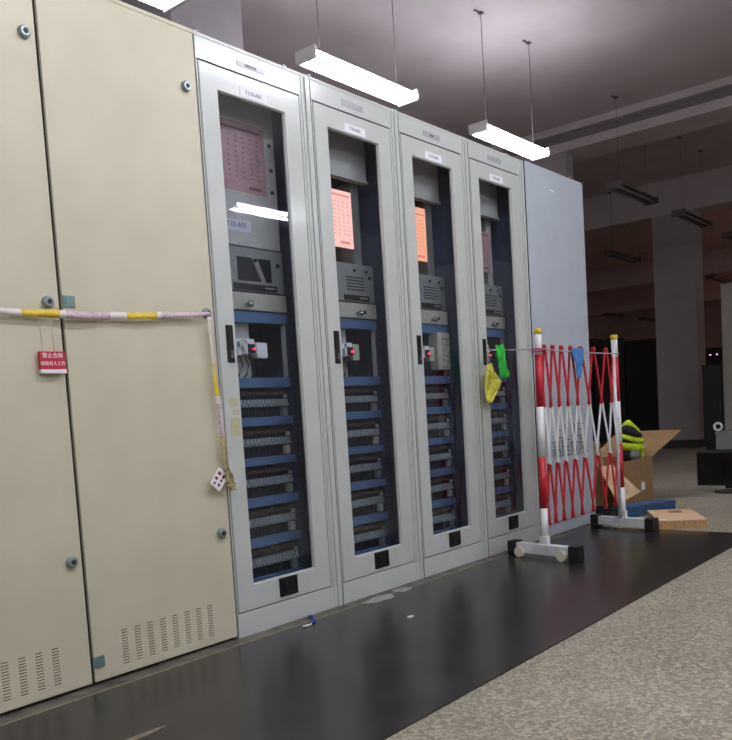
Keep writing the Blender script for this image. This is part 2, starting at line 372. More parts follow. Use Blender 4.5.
# ------------------------------------------------------------------ grey glass door cabinets
CODES = ['Y110-A01', 'Y10-A02', 'Y110-A03', 'Y10-A04']
def glass_cabinet(i, label):
    x0 = .6*i
    r = thing('control_cabinet', (x0, .012, .006), label, 'cabinet', 'grey glass-door control cabinets')
    L, Rr = -.0105, .5885
    dz0, dz1 = .0954, 2.120        # door
    gz0, gz1 = .187, 2.036; gx0, gx1 = .084, .430
    zt = 2.219
    # shell
    MB().box(L, L+.012, .03, .6, 0, zt).build('side_panel', M['grey'], r)
    MB().box(Rr-.012, Rr, .03, .6, 0, zt).build('side_panel', M['grey'], r)
    MB().box(L+.012, Rr-.012, .588, .6, 0, zt).build('back_panel', M['inner'], r)
    MB().box(L, Rr, -.010, .6, zt-.012, zt, bev=.002).build('top_panel', M['grey'], r)
    # front frame with header and stepped stile ridges
    m = MB(); m.frame(L, Rr, .0, zt-.013, -.002, .523, dz0-.004, dz1+.007, -.010, .03)
    m.build('front_frame', M['grey'], r)
    m = MB()
    m.box(.5345, .5385, -.014, -.01, .0, zt-.014); m.box(.5545, .5735, -.018, -.01, .0, zt-.014, bev=.002)
    m.build('frame_ridge', M['grey'], r)
    MB().box(L+.004, Rr-.004, -.013, -.01, .0, dz0-.008, bev=.0015).build('plinth', M['grey'], r)
    MB().box(L, L+.0025, -.0115, -.01, 0, zt-.014).build('joint_strip', M['joint'], r)
    # seal shadow gap
    MB().frame(-.0015, .5225, dz0-.0035, dz1+.0065, .02, .5, dz0+.02, dz1-.02, -.004, .001).build('door_seal', M['seam'], r)
    # door
    d = MB().frame(.0025, .5185, dz0, dz1, gx0, gx1, gz0, gz1, -.012, -.001, bev=.002).build('door', M['grey'], r)
    MB().frame(gx0, gx1, gz0, gz1, gx0+.003, gx1-.003, gz0+.006, gz1-.003, -.007, .004).build('glass_bead', M['grey_rim'], d)
    MB().box(gx0+.002, gx1-.002, .0, .004, gz0+.006, gz1-.005).build('glass_pane', M['glass'], d)
    h = MB().box(.037, .071, -.016, -.011, 1.037, 1.177, bev=.003).box(.043, .065, -.0185, -.016, 1.085, 1.172, bev=.001).build('door_handle', M['black_pl'], d)
    MB().tube((.056, -.016, 1.06), (.056, -.022, 1.06), .008).box(.05, .061, -.021, -.016, 1.07, 1.081).build('lock_cylinder', M['chrome'], d)
    MB().box(.218, .318, -.017, -.011, .111, .186, bev=.002).frame(.222, .314, .115, .182, .23, .306, .122, .175, -.020, -.016).box(.24, .262, -.021, -.016, .128, .168).tube((.285, -.016, .148), (.285, -.021, .148), .012).build('door_lock', M['black_pl'], d)
    MB().box(.193, .336, -.0132, -.012, 2.042, 2.078).build('name_label', M['label'], d)
    text('lettering', CODES[i], .022, (.2645, -.0135, 2.060), M['ink'], d, xs=.95)
    # header plate + small rings
    pl = MB().box(.19, .332, -.0115, -.01, 2.150 if i else 2.153, 2.176 if i else 2.171, bev=.0006)
    pl.build('name_plate', M['plate'], r)
    if i in (0, 2): text('plate_lettering', '控制保护屏' if i == 0 else '保护屏', .012, (.26, -.0118, 2.162), M['ink2'], r)
    for ex in (.055, .505):
        MB().torus((ex, .05, zt+.026), .014, .0042, 'y').tube((ex, .05, zt), (ex, .05, zt+.012), .009).build('lifting_eye', M['chrome'], r)
    # ---- interior: swing frame at y = .12
    y = .108
    MB().box(L+.012, L+.014, .01, .5, .08, zt-.02).build('side_lining', M['lining'], r); MB().box(Rr-.014, Rr-.012, .01, .5, .08, zt-.02).build('side_lining', M['lining'], r)
    MB().box(L+.014, Rr-.014, .36, .37, .0, zt-.02).build('inner_backplate', M['inner'], r)
    for px0, px1 in ((.004, .03), (.475, .515)):
        p = MB().box(px0, px1, y-.005, y+.04, .1, 1.33 if px0 > .1 else 1.33).build('swing_frame_post', M['rail_blue_dark'], r)
        m = MB()
        for k in range(44): m.box((px0+px1)/2-.006, (px0+px1)/2+.006, y-.0065, y-.004, .13+k*.027, .142+k*.027)
        m.build('post_slots', M['inner'], p)
    for z0, z1 in ((1.215, 1.258), (.954, .994), (.799, .834), (.638, .670), (.472, .507), (.309, .344), (.150, .182)):
        MB().box(.03, .475, y-.006, y+.03, z0-.006, z1-.006, bev=.002).build('mounting_rail', M['rail_blue'], r)
    for k, zc in enumerate((.884, .726, .563, .400, .237)):
        m = MB(); n = 22
        m.box(.03, .46, y+.03, y+.06, zc-.062, zc+.055, 1)
        for q in range(n):
            u = .036+q*.0193
            m.box(u, u+.0135, y+.0, y+.03, zc-.012, zc+.016, 0)
            m.box(u+.003, u+.0105, y-.008, y+.0, zc-.014, zc-.002, 0)
        m.build('terminal_strip', [M['terminal'], M['terminal_dark']], r)
        m = MB()
        for q in range(n):
            u = .036+q*.0193; m.tube((u+.007, y+.012, zc+.038), (u+.007, y+.03, zc+.05), .006, seg=6)
        m.box(.03, .46, y+.02, y+.034, zc+.034, zc+.047)
        m.build('wire_row', M['terminal_brown'], r)
        m = MB()
        for q in range(n):
            u = .036+q*.0193; m.tube((u+.006, y+.028, zc-.012), (u+.006+random.uniform(-.004, .004), y+.03, zc-.055), .0035, seg=6)
        m.build('wire_row', M['black_pl2'], r)
        MB().box(.425, .452, y+.0, y+.02, zc-.056, zc-.02, bev=.002).box(.43, .45, y-.004, y+.0, zc+.02, zc+.036, bev=.001).build('terminal_end_block', M['inner_cream'] if k % 2 else M['instr'], r)
    # compartment with trunking and switch gear
    MB().box(.03, .29, y+.03, y+.10, .988, 1.209).build('trunking', M['inner_grey'], r)
    MB().box(.462, .468, y-.002, y+.02, .99, 1.209).build('compartment_edge', M['inner_grey'], r)
    g = MB()
    for q in range(3): g.box(.165+q*.034, .195+q*.034, y-.03, y+.03, 1.075+.005*q, 1.14, bev=.004)
    g.box(.20, .215, y-.036, y-.03, 1.09, 1.12); g.tube((.18, y-.03, 1.12), (.18, y-.045, 1.12), .01); g.tube((.215, y-.03, 1.13), (.215, y-.045, 1.13), .008)
    g.build('miniature_breaker', M['white_pl'], r)
    MB().box(.225, .262, y-.034, y+.02, 1.085, 1.12, bev=.003).build('indicator_block', M['black_pl'], r)
    MB().tube((.25, y-.034, 1.100), (.25, y-.042, 1.100), .0045).sphere((.25, y-.042, 1.100), .0045).build('indicator_lamp', M['led_red'], r)
    if i == 0:
        MB().box(.275, .335, y-.028, y+.02, 1.064, 1.128, bev=.008).build('relay_cover', M['white_pl'], r)
    elif i < 3:
        MB().box(.268, .312, y-.028, y+.02, 1.062, 1.135, bev=.004).box(.272, .308, y-.031, y-.026, 1.09, 1.1).build('relay_cover', M['inner_cream'], r)
    for q in range(4):
        u = .2+.03*q; MB().path([(u, y-.005, 1.075), (u+.01, y-.01, 1.04), (u-.005+.01*q, y+.0, 1.0), (u+.0, y+.02, .98)], .003, 6).build('loose_wire', M['black_pl2'], r)
    if i == 2:
        m = MB().box(.345, .455, y-.03, y+.03, 1.02, 1.212, bev=.004)
        for q in range(6): m.box(.385, .448, y-.036, y-.03, 1.035+q*.029, 1.05+q*.029, 0, .002)
        m.build('ribbed_module', M['inner_cream'], r)
    # knob strip
    MB().box(.02, .475, y-.012, y+.03, 1.257, 1.326, bev=.003).build('keyboard_drawer', M['inner_cream'], r)
    kx = .253 if i == 0 else .335
    k = MB().tube((kx, y-.012, 1.278), (kx, y-.03, 1.278), .009).sphere((kx, y-.034, 1.278), .014).build('drawer_knob', M['chrome'], r)
    if i: MB().box(kx+.01, kx+.045, y-.03, y-.012, 1.276, 1.292, bev=.003).build('drawer_catch', M['black_pl'], r)
    # instrument
    ins = MB().box(.02, .475, y-.006, y+.03, 1.333, 1.506, bev=.003).build('instrument_panel', M['instr'] if i == 0 else M['instr'], r)
    MB().box(.195 if i == 0 else .255, .43, y-.010, y-.006, 1.338, 1.362).build('drive_slot', M['black_pl'], ins)
    MB().box(.36, .42, y-.012, y-.009, 1.346, 1.354, bev=.001).build('slot_button', M['instr'], ins)
    if i == 0:
        MB().prism([(.222, 1.467), (.300, 1.467), (.345, 1.375), (.222, 1.375)], y-.0085, y-.006).build('display_window', M['black_pl'], ins)
        MB().prism([(.333, 1.467), (.403, 1.467), (.403, 1.375), (.375, 1.375)], y-.0085, y-.006).build('display_window', M['black_pl'], ins)
        MB().tube((.318, y-.006, 1.458), (.318, y-.014, 1.458), .007).build('panel_screw', M['black_pl'], ins)
    else:
        m = MB()
        for q in range(5): m.box(.28, .40, y-.008, y-.006, 1.385+q*.014, 1.390+q*.014)
        m.build('vent_grille', M['black_pl2'], ins)
        MB().tube((.335, y-.006, 1.475), (.335, y-.014, 1.475), .006).tube((.42, y-.006, 1.475), (.42, y-.012, 1.475), .006).build('panel_screw', M['black_pl'], ins)
    MB().box(.435, .45, y-.012, y-.006, 1.44, 1.455, bev=.002).build('panel_catch', M['black_pl'], ins)
    if i == 0:
        MB().box(.02, .475, y, y+.03, 1.512, 1.715, bev=.003).build('blank_panel', M['inner_grey'], r)
        lb = MB().box(.15, .315, y-.001, y, 1.568, 1.612).build('code_label', M['code'], r)
        text('code_lettering', 'Y110-A01', .030, (.232, y-.0014, 1.592), M['ink'], r)
        fr = MB().frame(.02, .475, 1.715, 2.10, .1, .418, 1.725, 1.995, y, y+.03).build('display_frame', M['inner_grey'], r)
        an = MB().box(.1, .418, y+.004, y+.01, 1.725, 1.995).build('display_board', M['annun_off'], r)
        ink = M['annun_ink_off']; ax0, ax1, az0, az1 = .13, .40, 1.745, 1.98; ay = y+.0035
        MB().box(.44, .452, y-.008, y, 1.93, 1.942).box(.44, .452, y-.008, y, 1.83, 1.842).box(.44, .452, y-.008, y, 1.74, 1.752).build('hinge_screw', M['black_pl2'], r)
    else:
        MB().box(.02, .475, y, y+.03, 1.887, 2.10, bev=.003).box(.02, .475, y-.01, y, 1.887, 1.897).build('blank_panel', M['inner_grey'], r)
        MB().box(.02, .475, y+.12, y+.13, 1.51, 1.90).build('recess_back', M['inner'], r)
        MB().box(.4, .455, y+.04, y+.12, 1.51, 1.89, bev=.002).build('recess_post', M['instr'] if i < 3 else M['inner_grey'], r)
        if i < 3:
            am = M['annun_on'] if i == 1 else M['annun_on2']
            xr = .35 if i == 1 else .335
            MB().box(.1, xr, y-.002, y+.006, 1.575, 1.828 if i == 1 else 1.842).build('backlit_board', am, r)
            ink = M['annun_ink']; ax0, ax1, az0, az1 = .12, xr-.015, 1.595, 1.815; ay = y-.0024
        else:
            MB().box(.1, .36, y-.002, y+.006, 1.575, 1.80).build('display_board', M['annun_off'], r); ink = M['annun_ink_off']; ax0, ax1, az0, az1 = .12, .345, 1.595, 1.79; ay = y-.0024
    m = MB()
    m.box(ax0, ax1, ay-.0006, ay, az1-.012, az1-.004)
    for a in range(9):
        for b in range(7):
            u = ax0+(ax1-ax0)*(b+.5)/7; w = az0+.03+(az1-az0-.06)*(a+.5)/9
            m.box(u-.005, u+.006, ay-.0006, ay, w-.0022, w+.0022)
    m.box(ax1-.075, ax1-.01, ay-.0006, ay, az0-.004, az0+.008)
    m.build('board_print', ink, r)
    MB().torus((.125, y-.012, 2.008), .01, .003, 'y', 12, 6).build('door_hook', M['chrome'], r)
    return r
glass_cabinet(0, 'grey glass-door control cabinet beside the beige cabinets, dull pink board inside')
glass_cabinet(1, 'grey control cabinet with glass door, second from the beige cabinets, pink lit board inside')
glass_cabinet(2, 'grey control cabinet with glass door showing an orange lit board and cream ribbed module')
glass_cabinet(3, 'grey control cabinet with glass door beside the plain end cabinet, green cloth hanging before it')
for o in list(bpy.data.objects):
    if o.name.startswith('control_cabinet') and abs(o.location.x) < .01:
        for ch in o.children:
            if ch.name.startswith('door') and not ch.name.startswith('door_'):
                MB().box(.03, .074, -.0128, -.012, .762, .83).box(.03, .072, -.0128, -.012, .872, .905).box(.045, .074, -.0128, -.012, .842, .86).build('tape_residue', M['residue'], ch)

# ------------------------------------------------------------------ plain end cabinet
r = thing('end_cabinet', (2.3905, 0, .006), 'plain blue-grey metal end cabinet without glass behind the red and white barrier', 'cabinet')
EW = .773
MB().box(0, EW, .012, .6, .01, 2.22).build('body', M['blue_grey'], r)
MB().box(.01, EW-.01, .02, .6, 0, .02).build('plinth', M['seam'], r)
ep = MB().box(.004, EW, -.004, .012, .07, 2.222, bev=.004).build('front_panel', M['blue_grey'], r)
MB().box(.0, EW, -.002, .03, .0, .066, bev=.002).build('kick_plate', M['blue_grey'], r)
MB().box(-.001, .004, -.002, .012, .07, 2.22).build('joint_strip', M['seam'], r)
MB().prism([(-.004+.30, 2.108), (.36, 2.104), (.37, 2.094), (.31, 2.098)], -.0055, -.004).build('small_tag', M['label'], r)
MB().torus((.72, .05, 2.222+.026), .015, .0045, 'y').tube((.72, .05, 2.22), (.72, .05, 2.234), .009).build('lifting_eye', M['chrome'], r)
text('warning_lettering', '止步 高压', .10, (.43, -.0045, .62), M['ink2'], r)
text('warning_lettering', '高压危险', .125, (.43, -.0045, .515), M['ink2'], r)
text('warning_lettering', '!', .10, (.545, -.0048, .70), M['red'], r, bold=.004)

# ------------------------------------------------------------------ tape, sign, card
def ribbon(name, pts, w, seg_mats, parent=None):
    """pts: (x,y,z,frac) centre line; w width along the axis given, thickness .4 mm; seg_mats: material index function of i"""
    bm = bmesh.new(); rows = []
    for (p, half) in pts:
        p = Vector(p); rows.append([bm.verts.new(p+half), bm.verts.new(p+half+Vector((0, .0008, 0))), bm.verts.new(p-half+Vector((0, .0008, 0))), bm.verts.new(p-half)])
    for i, (A, B) in enumerate(zip(rows, rows[1:])):
        for k in range(4):
            f = bm.faces.new((A[k], A[(k+1) % 4], B[(k+1) % 4], B[k])); f.material_index = seg_mats(i); f.smooth = True
    bm.faces.new(rows[0]); bm.faces.new(rows[-1][::-1])
    bmesh.ops.recalc_face_normals(bm, faces=bm.faces)
    me = bpy.data.meshes.new(name); bm.to_mesh(me); bm.free()
    for m in (M['tape_white'], M['tape_yellow'], M['tape_print'], M['tape_tan']): me.materials.append(m)
    o = bpy.data.objects.new(name, me); COL.objects.link(o); o.parent = parent; return o
tp = thing('barricade_tape', (-.05, -.01, 1.22), 'white and yellow printed barricade tape stretched across the beige cabinets', 'tape')
pts = []; N = 120; X = []
for i in range(N+1):
    x = -1.25+1.2*i/N; X.append(x)
    if x > -.82: 
        t = (x+.82)/.77
        zc = 1.184+.031*t-.030*math.sin(math.pi*min(1, t*1.0))*.35
    else: zc = 1.184+.02*(-.82-x)
    h = .0115+.0015*math.sin(x*9)
    if x > -.3: h = .0145-.035*(x+.3)*.9
    h = max(h, .005)
    pts.append(((x+.05, -.012+.003*math.sin(x*23), zc-1.22), Vector((0, .003*math.sin(x*31), h))))
def sm(i):
    x = X[i]
    if -.77 < x < -.645 or -.405 < x < -.29 or -1.15 < x < -1.03: return 1
    if -.63 < x < -.47 or x > -.27: return 2
    return 0
ribbon('horizontal_run', pts, .02, sm, tp)
pts = []; Z = []
for i in range(61):
    t = i/60; z = 1.203-.585*t; Z.append(z); x = -.060+.026*t+.004*math.sin(t*9)
    a = .5*math.sin(t*7)
    h = .0095+.002*math.sin(t*17)
    pts.append(((x+.05, -.018+.006*math.sin(t*8), z-1.22), Vector((h*math.cos(a), h*math.sin(a), 0))))
ribbon('hanging_run', pts, .02, lambda i: 1 if .93 < Z[i] < 1.04 else (2 if .78 < Z[i] < .90 else (3 if Z[i] < .78 else 0)), tp)
# crumpled end
bm = bmesh.new(); g = [[None]*7 for _ in range(12)]
for a in range(12):
    for b in range(7):
        t = a/11; wv = (b/6-.5)*(.022+.03*math.sin(t*2.6))
        x = -.036+.020*t+wv*.75; z = .662-.09*t; yy = -.035+.018*noise.noise(Vector((a*.6, b*.9, 2)))
        g[a][b] = bm.verts.new((x+.05, yy+.01, z-1.22+.008*noise.noise(Vector((b, a, 0)))))
for a in range(11):
    for b in range(6): bm.faces.new((g[a][b], g[a+1][b], g[a+1][b+1], g[a][b+1]))
me = bpy.data.meshes.new('tape_end'); bm.to_mesh(me); bm.free(); me.materials.append(M['tape_tan'])
o = bpy.data.objects.new('crumpled_end', me); COL.objects.link(o); o.parent = tp
s_ = o.modifiers.new('s', 'SOLIDIFY'); s_.thickness = .001

cd_ = thing('paper_card', (-.070, -.028, .617), 'small white card with dark red marks tied to the hanging tape end', 'card')
cd_.rotation_euler = (0, math.radians(42), 0); cd_.scale = (.86, 1, .86)
MB().box(-.032, .032, -.001, .001, -.042, .042).build('card_sheet', M['sign_white'], cd_)
m = MB()
for (a, b, w, h) in ((-.014, .022, .009, .007), (-.016, -.004, .008, .006), (.012, .022, .006, .008), (.012, .002, .005, .006), (.012, -.02, .006, .006), (-.012, -.026, .005, .005)):
    m.box(a-w, a+w, -.0016, -.001, b-h, b+h)
m.build('card_print', mat('dark_red_ink', (120, 40, 60), .6), cd_)

sg = thing('warning_sign', (-.675, -.015, 1.0), 'small red sign with white lettering and white bottom edge hanging on two strings', 'sign')
MB().box(-.041, .043, -.006, .006, .016, .070, bev=.001).build('sign_plate', M['sign_red'], sg)
MB().box(-.041, .043, -.0065, .0065, .004, .016, bev=.001).build('white_edge', M['sign_white'], sg)
text('sign_lettering', '禁止合闸', .017, (0, -.0066, .057), M['sign_white'], sg, bold=.0001, xs=1.0)
text('sign_lettering', '线路有人工作', .0138, (0, -.0066, .033), M['sign_white'], sg, bold=.0001, xs=.98)
for sx in (-.028, .010): MB().tube((sx, 0, .07), (sx+.0, .002, .186), .0009, seg=6).build('string', M['rope'], sg)

# ------------------------------------------------------------------ barrier
b = thing('folding_barrier', (1.872, -.30, .0062), 'red and white expanding lattice barrier with two posts in front of the end cabinet', 'barrier')
BX, BY, BZ = 1.872, -.30, .005
def post(x, lean, r_, yc=0):
    zs = [(.075, .262, 0), (.262, .53, 1), (.53, .794, 0), (.794, 1.065, 1), (1.065, 1.178, 0)]
    m = MB()
    for z0, z1, mi in zs: m.tube((x+lean*z0, yc, z0), (x+lean*z1, yc, z1), r_, seg=24, mi=1-mi if False else mi)
    p = m.build('post', [M['white'], M['red']], b)
    MB().tube((x+lean*1.17, yc, 1.172), (x+lean*1.2, yc, 1.196), r_+.0025, seg=24).tube((x+lean*1.2, yc, 1.196), (x+lean*1.2, yc, 1.2), r_+.0025, r_-.003, seg=24).build('post_cap', M['yellow_cap'], p)
    MB().box(x-.02, x+.02, yc-.022, yc+.022, .055, .115, bev=.003).build('post_socket', M['silver'], p)
    return p
post(-.006, .024, .0195); post(1.025, -.024, .0195)
# back guide tube of far post
MB().tube((.982, 0, .075), (.982, 0, 1.16), .010, seg=12).build('slide_tube', M['silver'], b)
MB().tube((.036, 0, .13), (.036, 0, 1.13), .006, seg=12).build('slide_tube', M['silver'], b)
def foot(x, ang):
    e = Matrix.Rotation(ang, 4, 'Z')
    def place(o): o.matrix_basis = Matrix.Translation((x, 0, 0)) @ e; return o
    f = place(MB().box(-.026, .026, -.17, .17, .018, .072, bev=.003).build('foot', M['silver'], b))
    for s in (-1, 1):
        MB().box(-.034, .034, s*.195-.028, s*.195+.028, .0, .080, bev=.006).build('rubber_end', M['black_pl'], f)
        sd = -1 if x < .5 else 1
        w = MB().tube((sd*.052, s*.135, .027), (sd*.030, s*.135, .027), .027, seg=20).build('wheel', M['wheel'], f)
    return f
foot(-.012, math.radians(-9)); foot(1.03, math.radians(-11))
lv = [1.112, .79, .495, .180]
top = [1.895, 1.957, 2.055, 2.154, 2.269, 2.396, 2.562, 2.741, 2.86]
def xt(u):
    u = max(0, min(len(top)-1, u)); i = min(int(u), len(top)-2); return top[i]+(top[i+1]-top[i])*(u-i)
def bar(u0, d, off):
    # a straight bar through three half-steps; clipped at the posts
    segs = []
    for k in range(3):
        ua, ub = u0+d*.5*k, u0+d*.5*(k+1)
        if min(ua, ub) < -.01 or max(ua, ub) > 8.01: continue
        segs.append((ua, ub, k))
    if not segs: return
    m = MB()
    for ua, ub, k in segs:
        P = Vector((xt(ua)-BX, off, lv[k]-BZ)); Q = Vector((xt(ub)-BX, off, lv[k+1]-BZ))
        dr = (Q-P).normalized(); n = Vector((dr.z, 0, -dr.x))*.0085
        e0 = P-dr*(.012 if k == segs[0][2] else 0); e1 = Q+dr*(.012 if k == segs[-1][2] else 0)
        V = [m.bm.verts.new(c+Vector((0, t, 0))) for t in (-.003, .003) for c in (e0+n, e0-n, e1-n, e1+n)]
        for q in ((0, 1, 2, 3), (7, 6, 5, 4), (0, 3, 7, 4), (1, 5, 6, 2), (0, 4, 5, 1), (3, 2, 6, 7)):
            m.bm.faces.new([V[j] for j in q]).material_index = 1 if k == 1 else 0
    m.build('lattice_bar', [M['red'], M['white']], b)
for u in range(-1, 9): bar(u, 1, -.005)
for u in range(0, 10): bar(u, -1, .005)
for k in range(4):
    for j in range(9):
        u = j + (.5 if k % 2 else 0)
        if .2 < u < 7.8:
            MB().tube((xt(u)-BX, -.012, lv[k]-BZ), (xt(u)-BX, .011, lv[k]-BZ), .006, seg=8).build('rivet', M['white'] if k in (1, 2) else M['red'], b)

# ------------------------------------------------------------------ rope and cloths
def rope(name, P, r_=.004):
    m = MB(); m.path(P, r_, 6); return m.build(name, M['rope'])
def sag(a, c, s, n=12):
    a = Vector(a); c = Vector(c); return [a.lerp(c, t/n)-Vector((0, 0, s*4*(t/n)*(1-t/n))) for t in range(n+1)]
rp = thing('rope', (1.856, -.02, 1.12), 'thin grey rope tied from the fourth glass door handle to the barrier posts', 'rope')
for nm, P in (('rope_span', sag((1.858, -.024, 1.122), (1.872, -.325, 1.10), .003)), ('rope_span', sag((1.872, -.322, 1.10), (2.885, -.322, 1.09), .006)), ('rope_tail', [(1.853, -.022, 1.15), (1.85, -.026, 1.12), (1.846, -.03, 1.08), (1.842, -.03, 1.035)])):
    o = rope(nm, [Vector(p)-Vector((1.856, -.02, 1.12)) for p in P]); o.parent = rp
o = MB().torus((1.872-1.856, -.30+.02, 1.10-1.12), .025, .005, 'z').torus((1.872-1.856, -.30+.02, 1.088-1.12), .025, .005, 'z').build('rope_knot', mat('knot_pink', (186, 120, 140), .8), rp)
def cloth(name, c, w, h, mt, label, seed, taper=.5, depth=.03, lean=0, top=1.0, rz=0):
    bm = bmesh.new(); nx, nz = 16, 22; g = []
    for a in range(nz+1):
        row = []
        t = a/nz
        for k in range(nx+1):
            s = k/nx-.5
            wid = w*(top+(taper-top)*t)*(1+.25*math.sin(t*7+seed))
            x = s*wid+lean*t+.012*noise.noise(Vector((t*4, s*2, seed)))
            yy = depth*(noise.noise(Vector((s*5, t*3, seed*3)))+.6*math.sin(s*14+seed+t*3)*.5)
            z = -h*t*(1-.22*abs(s)*2*math.sin(seed+2))+.01*noise.noise(Vector((s*6, t*5, seed+5)))
            row.append(bm.verts.new((x, yy, z)))
        g.append(row)
    for a in range(nz):
        for k in range(nx): f = bm.faces.new((g[a][k], g[a+1][k], g[a+1][k+1], g[a][k+1])); f.smooth = True
    me = bpy.data.meshes.new(name); bm.to_mesh(me); bm.free(); me.materials.append(mt)
    o = bpy.data.objects.new(name, me); COL.objects.link(o); o.location = c; o.rotation_euler[2] = rz
    s_ = o.modifiers.new('s', 'SOLIDIFY'); s_.thickness = .003
    return tag(o, label, 'cloth')
# yellow rag: narrow at the top, wide in the middle, a point at the foot
def rag(name, c, prof, mt, label, seed, depth):
    bm = bmesh.new(); g = []; nx = 14; nz = 24
    for a in range(nz+1):
        t = a/nz; q = t*(len(prof)-1); i = min(int(q), len(prof)-2); f = q-i
        l = prof[i][0]*(1-f)+prof[i+1][0]*f; rr = prof[i][1]*(1-f)+prof[i+1][1]*f; z = prof[i][2]*(1-f)+prof[i+1][2]*f
        row = []
        for k in range(nx+1):
            s = k/nx; x = l+(rr-l)*s
            yy = depth*(.8*noise.noise(Vector((s*4, t*4, seed)))+.5*math.sin(s*11+seed+t*4))
            row.append(bm.verts.new((x, yy, z+.006*noise.noise(Vector((s*7, t*7, seed+1))))))
        g.append(row)
    for a in range(nz):
        for k in range(nx): f_ = bm.faces.new((g[a][k], g[a+1][k], g[a+1][k+1], g[a][k+1])); f_.smooth = True
    me = bpy.data.meshes.new(name); bm.to_mesh(me); bm.free(); me.materials.append(mt)
    o = bpy.data.objects.new(name, me); COL.objects.link(o); o.location = c
    s_ = o.modifiers.new('s', 'SOLIDIFY'); s_.thickness = .003
    return tag(o, label, 'cloth')
rag('cloth_rag', (1.835, -.045, 1.035), [(-.02, .012, .01), (-.04, .045, -.03), (-.06, .10, -.065), (-.072, .125, -.085), (-.078, .08, -.12), (-.085, .04, -.155), (-.06, .0, -.195)], M['cl_yellow'], 'yellow rag hanging from the fourth glass door handle', 1.3, .016)
rag('cloth_rag', (1.795, -.135, 1.125), [(-.065, .045, .01), (-.045, .042, -.03), (-.03, .035, -.07), (-.02, .04, -.1), (-.01, .06, -.135), (.012, .058, -.16)], M['cl_green'], 'bright green cloth hanging over the rope by the fourth glass door', 4.1, .016)
rag('cloth_rag', (2.28, -.333, 1.098), [(-.06, .09, .012), (-.055, .085, -.03), (-.03, .075, -.06), (-.02, .05, -.11), (-.004, .03, -.15)], M['cl_blue'], 'blue cloth hanging behind the barrier lattice', 2.2, .006)

# ------------------------------------------------------------------ boxes beside the end cabinet
def board(m, P, th, mi=0):
    # a thin board through 3 or 4 points
    P = [Vector(p) for p in P]; n = (P[1]-P[0]).cross(P[2]-P[0]).normalized()*th
    A = [m.bm.verts.new(p) for p in P]; B = [m.bm.verts.new(p+n) for p in P]; k = len(P)
    for f in [m.bm.faces.new(A), m.bm.faces.new(B[::-1])]+[m.bm.faces.new((A[i], B[i], B[(i+1) % k], A[(i+1) % k])) for i in range(k)]: f.material_index = mi
    return m
r = thing('open_carton', (3.5, .08, 0), 'large brown cardboard carton standing open beside the end cabinet', 'box')
w, d_, h = .93, .5, .345
MB().box(0, w, 0, .006, .0, h).build('side_wall', M['carton'], r); MB().box(0, w, d_-.006, d_, .0, h).build('side_wall', M['carton'], r)
MB().box(0, .006, .006, d_-.006, .0, h).build('side_wall', M['carton'], r); MB().box(w-.006, w, .006, d_-.006, .0, h).build('side_wall', M['carton'], r)
MB().box(.006, w-.006, .006, d_-.006, .0, .006).build('bottom_panel', M['carton'], r)
board(MB(), [(w, 0, h), (w, d_, h), (w+.30, d_-.1, h+.19), (w+.37, -.11, h+.185)], .005).build('flap', M['carton'], r)
board(MB(), [(.12, -.004, h+.0), (-.10, -.006, h-.0), (-.08, -.13, .09), (.30, -.14, .13)], .005).build('flap', M['carton_l'], r, 'light inner side of the folded down front flap')
board(MB(), [(0, .0, h), (0, d_, h), (-.06, d_, h+.20), (-.06, 0, h+.18)], .005).build('flap', M['carton_l'], r, 'light raised flap next to the cabinet')
board(MB(), [(0.02, d_, h), (w-.05, d_, h), (w-.1, d_+.10, h+.17), (.06, d_+.10, h+.2)], .005).build('flap', M['carton_l'], r)
MB().box(.68, .75, -.001, 0, .10, .16).build('paper_label', M['label'], r)
text('carton_print', '↑↑', .07, (.64, -.0006, .25), M['ink'], r); MB().box(.5, .58, -.0008, 0, .285, .297).build('print_bar', M['ink'], r)

r = thing('hi_vis_jacket', (4.325, .21, .315), 'crumpled lime and navy high visibility jacket bundled on top of the open carton', 'jacket')
def blob(name, c, rad, sc, mt, seed, amp=.12):
    m = MB(); m.sphere((0, 0, 0), rad, sc, seg=28)
    for v in m.bm.verts:
        v.co += v.co.normalized()*amp*rad*noise.noise(v.co/rad*1.8+Vector((seed, 0, 0)))
        v.co += Vector(c)
    return m.build(name, mt, r)
def band(name, z0, z1, rad, mt, seed, x0=0):
    # one padded band of the rolled jacket
    bm = bmesh.new(); n = 36; q = 8; rows = []
    for a in range(q+1):
        t = a/q; z = z0+(z1-z0)*t; R_ = rad(z)+.014*math.sin(math.pi*t)
        rows.append([bm.verts.new((x0+R_*1.08*math.cos(2*math.pi*k/n)*(1+.07*noise.noise(Vector((math.cos(2*math.pi*k/n)*1.5, math.sin(2*math.pi*k/n)*1.5, seed+z*8)))), R_*.8*math.sin(2*math.pi*k/n), z+.012*math.sin(2*math.pi*k/n*2+seed)+.03*math.cos(2*math.pi*k/n)*(-1))) for k in range(n)])
    for A, B in zip(rows, rows[1:]):
        for k in range(n): f = bm.faces.new((A[k], A[(k+1) % n], B[(k+1) % n], B[k])); f.smooth = True
    bm.faces.new(rows[0]); bm.faces.new(rows[-1])
    bmesh.ops.recalc_face_normals(bm, faces=bm.faces)
    me = bpy.data.meshes.new(name); bm.to_mesh(me); bm.free(); me.materials.append(mt)
    o = bpy.data.objects.new(name, me); COL.objects.link(o); o.parent = r; return o
rad = lambda z: .098*math.sqrt(max(.02, 1-((z-.13)/.17)**2))+.012
band('lime_cap', .245, .288, rad, M['lime'], 1)
band('navy_band', .185, .245, lambda z: rad(z)-.004, M['navy'], 2)
band('lime_band', .145, .185, rad, M['lime'], 3)
band('navy_band', .132, .145, lambda z: rad(z)-.012, M['navy'], 3)
